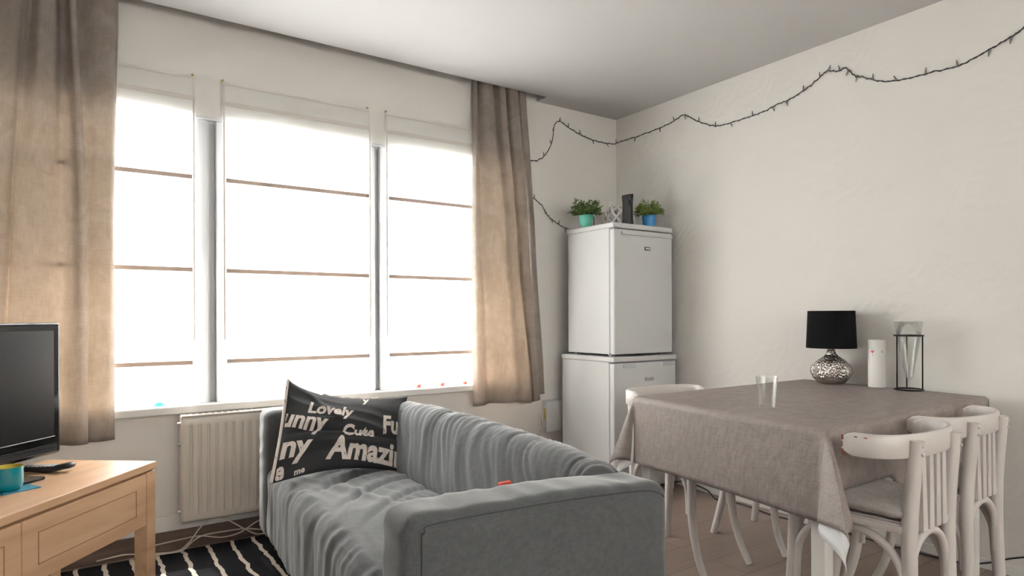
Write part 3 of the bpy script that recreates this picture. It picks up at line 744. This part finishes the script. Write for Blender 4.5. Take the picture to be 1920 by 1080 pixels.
# white lattice lantern
t = thing('lantern', 'round white lattice lantern behind the black carafe', 'lantern', (3.055, 3.18, ZT))
bm = bmesh.new(); R_, Hh = .105, .155
def sph(a, z): 
    rr = R_*math.sqrt(max(.05, 1-((z-.5*Hh)/(Hh*.62))**2)); return Vector((rr*math.cos(a), rr*math.sin(a), z))
for k in range(10):
    for s in (1, -1):
        tube(bm, [sph(2*PI*k/10+s*(z/Hh)*1.25, z) for z in [Hh*q/8 for q in range(9)]], .0095, 6, 2)
link('lattice', bm, m_lant, t, smooth=True)
for z, rr in ((.004, .072), (Hh, .066)):
    bm = bmesh.new(); tube(bm, [(rr*math.cos(2*PI*k/24), rr*math.sin(2*PI*k/24), z) for k in range(25)], .006, 6, 1); link('ring', bm, m_lant, t, smooth=True)
for pp in ([(-.095, 0, .10), (-.100, 0, .16), (-.07, 0, .185), (-.05, 0, .15)], [(.06, 0, .18), (.085, 0, .19), (.10, 0, .165), (.11, 0, .12)]):
    bm = bmesh.new(); tube(bm, pp, .0035, 6, 6); link('handle', bm, m_lant, t, smooth=True)
# ------------------------------------------------------------------ wall box and its cable
t = thing('wall_box', 'white electrical box on the wall left of the fridges', 'box', (2.615, YW-.045, .335))
link('cover', BOX(0, .17, 0, .038, 0, .205, .005), m_fridge, t)
link('back_plate', BOX(-.008, .178, .038, .0445, -.008, .213, .002), m_fridge, t)
link('sticker', BOX(-.0012, .001, .008, .026, .09, .16), m_yellow, t)
bm = bmesh.new(); tube(bm, [(2.60, YW-.01, .37), (2.585, YW-.02, .42), (2.575, YW-.012, .46), (2.572, YW-.02, .36), (2.58, YW-.012, .20), (2.58, YW-.02, .10)], .0035, 6, 8)
tag(link('cable', bm, m_cable, smooth=True), 'thin white cable looping beside the electrical wall box', 'cable')

# ------------------------------------------------------------------ string lights
def string(label, pts, nb, seed):
    rnd = random.Random(seed); P = catmull(pts, 14)
    P = [p+Vector((.0, .0, .005*nz(i*.35, seed))) for i, p in enumerate(P)]
    t = thing('string_lights', label, 'string lights', (0, 0, 0))
    bm = bmesh.new(); tube(bm, P, .0024, 6, 1, smooth=False)
    tube(bm, [p+Vector((0, 0, .004*math.sin(i*.9))) for i, p in enumerate(P)], .0016, 5, 1, smooth=False)
    c = link('cable', bm, m_wire, t, smooth=True)
    for k in range(nb):
        p = P[int((k+.5)/nb*(len(P)-1))]; a = rnd.uniform(-.5, .5) + (0 if rnd.random() < .5 else PI)
        alongy = p.x > 3.2
        d = Vector((0, math.sin(a), math.cos(a))) if alongy else Vector((math.sin(a), 0, math.cos(a)))
        bm = bmesh.new(); tube(bm, [p, p+d*.012, p+d*.030], [.0032, .004, .0018], 6, 1, smooth=False)
        link('bulb', bm, m_bulb, c, smooth=True)
    return t
yw, xw = YW-.006, XR-.006
string('dark string of small unlit lights draped along both walls above fridge and table', [(2.44, yw, 2.14), (2.579, yw, 2.165), (2.65, yw, 2.22), (2.70, yw, 2.31), (2.72, yw, 2.42), (2.764, yw, 2.455), (2.83, yw, 2.432), (2.93, yw, 2.40), (3.03, yw, 2.378), (3.14, yw, 2.37), (3.27, yw, 2.375),
   (xw, 3.42, 2.385), (xw, 3.2, 2.385), (xw, 3.0, 2.395), (xw, 2.90, 2.41), (xw, 2.822, 2.425), (xw, 2.72, 2.36), (xw, 2.6, 2.30), (xw, 2.523, 2.285), (xw, 2.38, 2.285), (xw, 2.25, 2.29), (xw, 2.15, 2.31), (xw, 2.081, 2.315), (xw, 1.98, 2.345), (xw, 1.90, 2.385), (xw, 1.86, 2.405),
   (xw, 1.80, 2.385), (xw, 1.761, 2.39), (xw, 1.72, 2.34), (xw, 1.679, 2.318), (xw, 1.58, 2.265), (xw, 1.483, 2.245), (xw, 1.36, 2.24), (xw, 1.246, 2.235), (xw, 1.138, 2.265), (xw, 1.06, 2.292), (xw, 1.011, 2.315), (xw, .90, 2.40), (xw, .80, 2.42)], 34, 4)
string('short lower end of dark string lights between right curtain and upper fridge', [(2.50, yw, 1.92), (2.60, yw, 1.87), (2.66, yw, 1.80), (2.72, yw, 1.762), (2.78, yw, 1.735), (2.84, yw, 1.72)], 5, 9)
bm = bmesh.new(); tube(bm, [(2.84, 3.335, 1.66), (2.82, 3.31, 1.70), (2.80, 3.20, 1.699), (2.77, 3.12, 1.70), (2.765, 3.11, 1.74), (2.752, 3.10, 1.752)], .0028, 6, 8)
tag(link('wire', bm, m_wire, smooth=True), 'black wire end curling up before the mint pot', 'wire')

# ------------------------------------------------------------------ floor cables
def cable(name, label, pts, m, rad=.0035):
    bm = bmesh.new(); tube(bm, pts, rad, 6, 10); return tag(link(name, bm, m, smooth=True), label, 'cable')
cable('cable', 'white cable rising towards the radiator bottom and back down', [(.08, 3.43, .02), (.184, 3.42, .03), (.262, 3.40, .022), (.329, 3.385, .018), (.40, 3.372, .018), (.45, 3.375, .05), (.50, 3.38, .11), (.56, 3.385, .145), (.62, 3.385, .12), (.70, 3.385, .06), (.77, 3.395, .02), (.90, 3.42, .02)], m_cable)
cable('cable', 'pale cable lying loosely along the skirting behind the sofa end', [(.30, 3.43, .045), (.42, 3.435, .05), (.50, 3.42, .055), (.60, 3.42, .03), (.68, 3.41, .04), (.76, 3.42, .075), (.84, 3.43, .09), (.95, 3.43, .06)], m_cable)
cable('cable', 'pale cable resting at the rug edge below the radiator', [(.30, 3.376, .017), (.36, 3.365, .017), (.42, 3.368, .018), (.47, 3.385, .05), (.52, 3.40, .062), (.60, 3.40, .063), (.70, 3.41, .055), (.80, 3.42, .03), (.9, 3.42, .02)], m_cable)
cable('cable', 'black cable trailing along the skirting of the stucco wall', [(3.27, .70, .16), (3.275, .95, .115), (3.272, 1.05, .082), (3.270, 1.14, .035), (3.265, 1.25, .006), (3.24, 1.5, .005), (3.25, 1.8, .005), (3.20, 2.1, .005), (3.24, 2.35, .006), (3.20, 2.5, .005), (3.25, 2.62, .03), (3.27, 2.80, .04), (3.22, 2.86, .03)], m_wire, .004)

CAX, CAY, CBX, CBY = 2.112, .99, 2.605, 1.03
# ------------------------------------------------------------------ dining table
TX0, TX1, TY0, TY1, TZ = 1.96, 3.235, 1.10, 1.985, .758
QUAD = {(0, 0): Vector((1.905, 1.085)), (1, 0): Vector((3.195, 1.125)), (0, 1): Vector((2.015, 1.985)), (1, 1): Vector((3.285, 1.985))}
def warp(bm, ox=0, oy=0):
    for v in bm.verts:
        u = (v.co.x+ox-TX0)/(TX1-TX0); w_ = (v.co.y+oy-TY0)/(TY1-TY0)
        p = QUAD[(0, 0)]*(1-u)*(1-w_)+QUAD[(1, 0)]*u*(1-w_)+QUAD[(0, 1)]*(1-u)*w_+QUAD[(1, 1)]*u*w_
        v.co.x, v.co.y = p.x-ox, p.y-oy
    return bm
t = thing('dining_table', 'white dining table under a grey brown tablecloth by the wall', 'table', ((TX0+TX1)/2, (TY0+TY1)/2, 0))
ox, oy = (TX0+TX1)/2, (TY0+TY1)/2; hx, hy = (TX1-TX0)/2, (TY1-TY0)/2
link('tabletop', warp(BOX(-hx+.008, hx-.008, -hy+.008, hy-.008, TZ-.03, TZ-.002, .003), ox, oy), m_white, t)
link('apron', warp(BOX(-hx+.045, hx-.045, -hy+.04, hy-.04, TZ-.11, TZ-.03), ox, oy), m_white, t)
for sx in (-1, 1):
    for sy in (-1, 1):
        cx_, cy_ = sx*(hx-.038), sy*(hy-.035)
        link('leg', warp(BOX(cx_-.025, cx_+.025, cy_-.025, cy_+.025, 0, TZ-.03, .004), ox, oy), m_white, t)
def drape(x0, x1, y0, y1, z, drop, psi, rad=.010, step=.02, wall=True, wav=.006, seed=0, corner_drop=0):
    """cloth over a table; the cloth stops at the wall side (x1) with a small tuck"""
    bm = bmesh.new()
    nx = int((x1-x0)/step); ny = int((y1-y0)/step); nd = 18; cache = {}
    cxm, cym = (x0+x1)/2, (y0+y1)/2
    xs_ = [x0-drop+drop*i/nd for i in range(nd)] + [x0+(x1-x0)*i/nx for i in range(nx+1)]
    if not wall: xs_ += [x1+drop*(i+1)/nd for i in range(nd)]
    ys_ = [y0-drop+drop*i/nd for i in range(nd)] + [y0+(y1-y0)*i/ny for i in range(ny+1)] + [y1+drop*(i+1)/nd for i in range(nd)]
    def P(X, Y):
        a = x0-X if X < x0 else (X-x1 if X > x1 else 0); sa = -1 if X < x0 else 1
        b = y0-Y if Y < y0 else (Y-y1 if Y > y1 else 0); sb = -1 if Y < y0 else 1
        if a <= 0 and b <= 0: return Vector((X, Y, z + .0008*nz(X*6, Y*6)))
        def edge(d, along):
            # quarter-round edge then vertical fall, wavy towards the hem
            if d < rad*PI/2: th = d/rad; return rad*math.sin(th), -rad*(1-math.cos(th))
            h = d-rad*PI/2
            return rad + wav*nz(along*3.1+seed, h*3)*(h/drop)*1.5 + .012*(h/drop), -rad-h
        if b <= 0:
            o_, dz = edge(a, Y); return Vector(((x0 if sa < 0 else x1)+sa*o_, Y, z+dz))
        if a <= 0:
            o_, dz = edge(b, X); return Vector((X, (y0 if sb < 0 else y1)+sb*o_, z+dz))
        rr = math.hypot(a, b); ph = math.atan2(b, a)
        s2 = max(0, math.sin(2*ph)); ps = psi*(.5 if sb > 0 else 1)*(s2**1.3) + .05
        az = ph + .55*math.sin(4*ph)*.0
        # azimuth moves quickly to the diagonal so the fold is a fin
        q = ph/(PI/2); az = (PI/2)*(sstep(0, .45, q)*.5 + sstep(.55, 1, q)*.5)
        rr2 = rr*(1+corner_drop*(s2 if corner_drop < 0 else s2**.45))
        r0_ = min(rr2, rad*PI/2); th = r0_/rad; hz_ = rad*math.sin(th); vz_ = rad*(1-math.cos(th)); h = max(0, rr2-rad*PI/2)
        out = hz_ + h*math.sin(ps); dz = -vz_-h*math.cos(ps)
        return Vector(((x0 if sa < 0 else x1)+sa*out*math.cos(az), (y0 if sb < 0 else y1)+sb*out*math.sin(az), z+dz))
    V = [[bm.verts.new(P(X, Y)) for Y in ys_] for X in xs_]
    for i in range(len(V)-1):
        for j in range(len(V[0])-1): bm.faces.new((V[i][j], V[i+1][j], V[i+1][j+1], V[i][j+1]))
    warp(bm)
    for v in bm.verts:   # the hem rests on the cushions of the pushed-in chairs
        zc = 0
        if v.co.y < 1.35:
            for cx_ in (CAX, CBX):
                zc = max(zc, .566*sstep(.235, .185, abs(v.co.x-cx_)))
        if v.co.z < zc and v.co.z < .6:
            ex = zc-v.co.z; v.co.z = zc+.25*0; v.co.y += ex*.9
    return bm
o = link('table_underlay', drape(TX0-.003, TX1, TY0-.003, TY1+.003, TZ+.001, .266, math.radians(27), .006, wav=.001, corner_drop=.13), m_under, smooth=True); solid(o, .001, 1)
tag(o, 'white protective cloth showing below the corner of the grey tablecloth', 'cloth')
o = link('tablecloth', drape(TX0-.008, TX1+.003, TY0-.008, TY1+.008, TZ+.006, .288, math.radians(36), .012, wav=.012, seed=3, corner_drop=-.12), m_cloth, smooth=True); solid(o, .0012, 1)
tag(o, 'grey brown linen look oilcloth draped over the dining table', 'tablecloth')
ZTAB = TZ+.0075

# ------------------------------------------------------------------ things on the table
t = thing('table_lamp', 'table lamp with black drum shade and hammered silver gourd base', 'lamp', (3.172, 1.775, ZTAB))
bm = bmesh.new(); lathe(bm, [(.0001, 0), (.048, .0), (.062, .006), (.085, .03), (.099, .058), (.099, .075), (.088, .098), (.062, .122), (.036, .140), (.022, .155), (.018, .175), (.019, .195), (.0001, .197)], 48)
link('base', bm, m_hammer, t, smooth=True)
bm = bmesh.new(); tube(bm, [(0, 0, .19), (0, 0, .24)], .010, 12, 1); link('socket', bm, m_blackp, t)
bm = bmesh.new(); lathe(bm, [(.117, .182), (.109, .370), (.107, .370), (.115, .182), (.117, .182)], 56); link('lamp_shade', bm, m_shade, t, smooth='auto')
bm = bmesh.new()
for k in range(3): tube(bm, [(.0, 0, .345), (.108*math.cos(k*2.09), .108*math.sin(k*2.09), .355)], .0015, 5, 1)
link('shade_ring', bm, m_metal, t)
t = thing('candle', 'tall white cylinder with pink heart print between lamp and vase', 'candle', (3.215, 1.572, ZTAB))
bm = bmesh.new(); lathe(bm, [(.0001, 0), (.0375, 0), (.0380, .002), (.0380, .225), (.036, .228), (.0001, .224)], 40); c = link('body', bm, m_paper, t, smooth='auto')
def patch(m, ang0, w_, zc, h_, shape):
    bm = bmesh.new(); pts = []
    n = 26
    for k in range(n):
        a = 2*PI*k/n
        if shape == 'heart': X = .8*math.sin(a)**3; Y = (13*math.cos(a)-5*math.cos(2*a)-2*math.cos(3*a)-math.cos(4*a))/17
        else: X, Y = math.cos(a), math.sin(a)
        an = ang0+X*w_/.038/2; pts.append(bm.verts.new((.0385*math.cos(an), .0385*math.sin(an), zc+Y*h_/2)))
    bm.faces.new(pts); return link('print', bm, m, c)
m_pink = mat('pink_ink', (0.75, 0.10, 0.18), 0.6); m_ink2 = mat('blue_ink', (0.35, 0.60, 0.62), 0.6); m_ink3 = mat('green_ink', (0.45, 0.62, 0.2), 0.6)
av = math.atan2(-1.572, -3.215)
patch(m_pink, av-.50, .020, .172, .020, 'heart'); patch(m_ink2, av-.52, .022, .190, .005, 'o'); patch(m_ink3, av+.62, .010, .172, .012, 'o'); patch(m_ink3, av-.48, .006, .154, .006, 'o')
t = thing('vase', 'tapered clear glass vase held in black wire frame', 'vase', (3.185, 1.415, ZTAB))
bm = bmesh.new(); lathe(bm, [(.020, .062), (.018, .055), (.0001, .055)], 32); lathe(bm, [(.018, .060), (.024, .10), (.041, .20), (.060, .318), (.0585, .318), (.039, .2), (.022, .10), (.0165, .064)], 40)
link('glass', bm, m_glass, t, smooth=True)
bm = bmesh.new()
for z in (.004, .253): tube(bm, [(.058*math.cos(2*PI*k/32), .058*math.sin(2*PI*k/32), z) for k in range(33)], .0038, 8, 1)
for k in range(3):
    a = .55+k*2.094; tube(bm, [(.058*math.cos(a), .058*math.sin(a), .004), (.058*math.cos(a), .058*math.sin(a), .253)], .0032, 8, 1)
link('frame', bm, m_iron, t, smooth=True)
bm = bmesh.new(); lathe(bm, [(.0001, .0), (.026, .0), (.028, .003), (.0395, .118), (.038, .118), (.0268, .010), (.0001, .008)], 40)
tag(link('drinking_glass', bm, m_glass, smooth='auto', loc=(2.150, 1.452, ZTAB)), 'empty clear drinking glass standing on the grey tablecloth', 'glass')

# ------------------------------------------------------------------ bentwood chairs
RA, RB_, ZR0, ZR1 = .226, .122, .700, .768
def make_chair(label):
    t = thing('dining_chair', label, 'chair')
    def outline(g):
        P = [(-.140, -.105), (0, -.118), (.140, -.105), (.152, .0), (.156, .12), (.148, .25), (.09, .295), (0, .30), (-.09, .295), (-.148, .25), (-.156, .12), (-.152, .0), (-.140, -.105)]
        return [((p.x)*g, (p.y-.08)*g+.08) for p in catmull([(x, y, 0) for x, y in P], 4)[:-1]]
    def slab(bm, pts, z0, z1):
        a = [bm.verts.new((x, y, z0)) for x, y in pts]; b = [bm.verts.new((x, y, z1)) for x, y in pts]
        bm.faces.new(a); bm.faces.new(b[::-1])
        for k in range(len(a)): bm.faces.new((a[k], b[k], b[(k+1) % len(a)], a[(k+1) % len(a)]))
        bmesh.ops.recalc_face_normals(bm, faces=bm.faces[:])
    bm = bmesh.new(); slab(bm, outline(1), .477, .505)
    bmesh.ops.bevel(bm, geom=[e for e in bm.edges if abs(e.verts[0].co.z-e.verts[1].co.z) < 1e-5], offset=.005, segments=2, affect='EDGES')
    link('seat', bm, m_chair, t, smooth='auto')
    bm = bmesh.new(); slab(bm, outline(.9), .503, .509); link('seat_board', bm, m_chair, t)
    for s in (-1, 1):
        bm = bmesh.new(); tube(bm, [(s*.128, -.128, 0), (s*.126, -.112, .25), (s*.124, -.108, .50), (s*.121, -.126, .752)], [.017, .020, .0215, .0205], 14, 8)
        p = link('back_post', bm, m_chair, t, smooth='auto')
        for z in (.715, .738):
            bm = bmesh.new(); bmesh.ops.create_uvsphere(bm, u_segments=8, v_segments=6, radius=.0058); bmesh.ops.translate(bm, vec=(s*(.121+.004), -.126-.018, z), verts=bm.verts)
            link('bolt', bm, m_chair, p, smooth=True)
        bm = bmesh.new(); tube(bm, [(s*.128, .245, .49), (s*.132, .248, .36), (s*.138, .256, .22), (s*.146, .290, .09), (s*.152, .335, 0)], [.021, .020, .018, .0165, .015], 12, 6)
        link('front_leg', bm, m_chair, t, smooth='auto')
    def arch(a, b, z0, z1):
        a = Vector(a); b = Vector(b); P = []
        for k in range(13):
            f = k/12; q = a.lerp(b, .5-.5*math.cos(PI*f)); P.append((q.x, q.y, z0+(z1-z0)*math.sin(PI*f)**.6))
        bm = bmesh.new(); tube(bm, P, .0125, 10, 3); link('arch', bm, m_chair, t, smooth='auto')
    arch((-.118, -.105, .27), (.118, -.105, .27), .27, .468)
    arch((-.135, .245, .27), (.135, .245, .27), .27, .468)
    for s in (-1, 1): arch((s*.130, -.10, .25), (s*.137, .235, .25), .25, .466)
    def rail_pt(a, g=0):
        e = .82; sx = math.sin(a); cx_ = math.cos(a)
        return Vector(((RA+g)*math.copysign(abs(sx)**e, sx), -(RB_+g)*max(0, cx_)**e, 0))
    for x in (-.066, -.022, .022, .066):
        a = math.asin(min(1, (x/RA)**1)) if False else math.asin(math.copysign((abs(x)/RA)**(1/.82), x)); yt = rail_pt(a).y+.004
        bm = box(bmesh.new(), -.011, .011, -.006, .006, 0, 1)
        for v in bm.verts:
            f = v.co.z; wd = 1.3 if f < .5 else 1
            v.co = Vector((x*.95*(1-f)+x*f + v.co.x*wd, -.119*(1-f)+yt*f + v.co.y, .482+(.715-.482)*f))
        link('slat', bm, m_chair, t)
    P = [rail_pt(math.radians(k*3.0)) for k in range(-30, 31)]
    P = [P[0]+Vector((0, .03, 0)), P[0]+Vector((0, .014, 0))] + P + [P[-1]+Vector((0, .014, 0)), P[-1]+Vector((0, .03, 0))]
    bm = bmesh.new(); n = len(P); rings = []; th = .0095
    for i in range(n):
        d = (P[min(i+1, n-1)]-P[max(i-1, 0)]).normalized(); nr = Vector((d.y, -d.x, 0))
        sh = [.55, .88, 1][min(i, n-1-i, 2)]; zm, hh = (ZR0+ZR1)/2, (ZR1-ZR0)/2*sh
        rings.append([bm.verts.new(P[i]+nr*(u_*th)+Vector((0, 0, zm+v_*hh))) for (u_, v_) in ((-1, -.82), (-.5, -1), (.5, -1), (1, -.82), (1, .82), (.5, 1), (-.5, 1), (-1, .82))])
    for i in range(n-1):
        for k in range(8): bm.faces.new((rings[i][k], rings[i][(k+1) % 8], rings[i+1][(k+1) % 8], rings[i+1][k]))
    bm.faces.new(rings[0][::-1]); bm.faces.new(rings[-1])
    bmesh.ops.recalc_face_normals(bm, faces=bm.faces[:])
    return t, link('top_rail', bm, m_chair, t, smooth='auto')
m_chip = mat('chipped_paint', (0.25, 0.07, 0.025), 0.7)
G = 'white bentwood chairs around the dining table'
chA, rail = make_chair('near left white bentwood chair at the table with chipped armrest tip')
chB = copy_tree(chA); chB['label'] = 'white bentwood chair nearest the stucco wall on the near table side'
chC = copy_tree(chA); chC['label'] = 'white bentwood chair behind the far corner of the table by the fridge'
for c, x, y, rz in ((chA, CAX, CAY, 0.0), (chB, CBX, CBY, 0.0), (chC, 2.345, 2.11, PI)):
    c.location = (x, y, 0); c.rotation_euler = (0, 0, rz); c['group'] = G
bm = bmesh.new()
for (dy, z, a, b) in ((.027, .712, .003, .006), (.027, .752, .003, .007), (.020, .7035, .008, .002), (-.012, .758, .004, .0018), (-.04, .758, .005, .0015), (.028, .732, .0016, .008)):
    box(bm, -RA-.0100, -RA-.0085, dy-a, dy+a, z-b, z+b)
link('paint_chip', bm, m_chip, rail)
# stool, only its legs show below the cloth
t = thing('stool', 'white stool on the far table side with only its legs visible', 'stool', (2.88, 1.93, 0))
bm = bmesh.new(); lathe(bm, [(.0001, .43), (.17, .43), (.18, .437), (.18, .452), (.17, .46), (.0001, .46)], 40); link('seat', bm, m_chair, t, smooth='auto')
for x, y in ((-.17, .21), (.17, .21), (-.175, -.20), (.17, -.20)):
    bm = bmesh.new()
    if y > 0: tube(bm, [(x*.72, y*.62, .435), (x*.85, y*.8, .2), (x, y, 0)], [.019, .0185, .016], 12, 6)
    else: tube(bm, [(x*.8, y*.55, .435), (x*.9, y*.62, .25), (x*.95, y*.75, .1), (x, y, 0)], [.019, .018, .016, .014], 12, 6)
    link('leg', bm, m_chair, t, smooth='auto')
# seat cushions
def cushion(x, y, rz, label, seed):
    def d(p, n):
        tuft = sum(math.exp(-((p.x-a)**2+(p.y-b)**2)/.0012) for a in (-.06, .06) for b in (0, .14))
        q = p+n*(.005*nz(p.x*14+seed, p.y*14, p.z*10)); e = max(abs(p.x), abs(p.y-.07))
        if n.z > 0: q.z -= .012*tuft + .010*sstep(.10, .19, e)
        return q
    bm = soft_box(-.158, .165, -.102, .255, 0, .054, (.05, .05, .025), .0125, d)
    zmin = min(v.co.z for v in bm.verts)
    for v in bm.verts: v.co.z -= zmin
    tag(link('seat_cushion', bm, m_cush, smooth=True, loc=(x, y, .5095), rotz=rz), label, 'cushion', 'grey seat cushions on the near chairs')
cushion(CAX, CAY, .03, 'grey cotton seat cushion on the near left bentwood chair', 1)
cushion(CBX, CBY, -.03, 'grey cotton seat cushion on the chair nearest the stucco wall', 5)
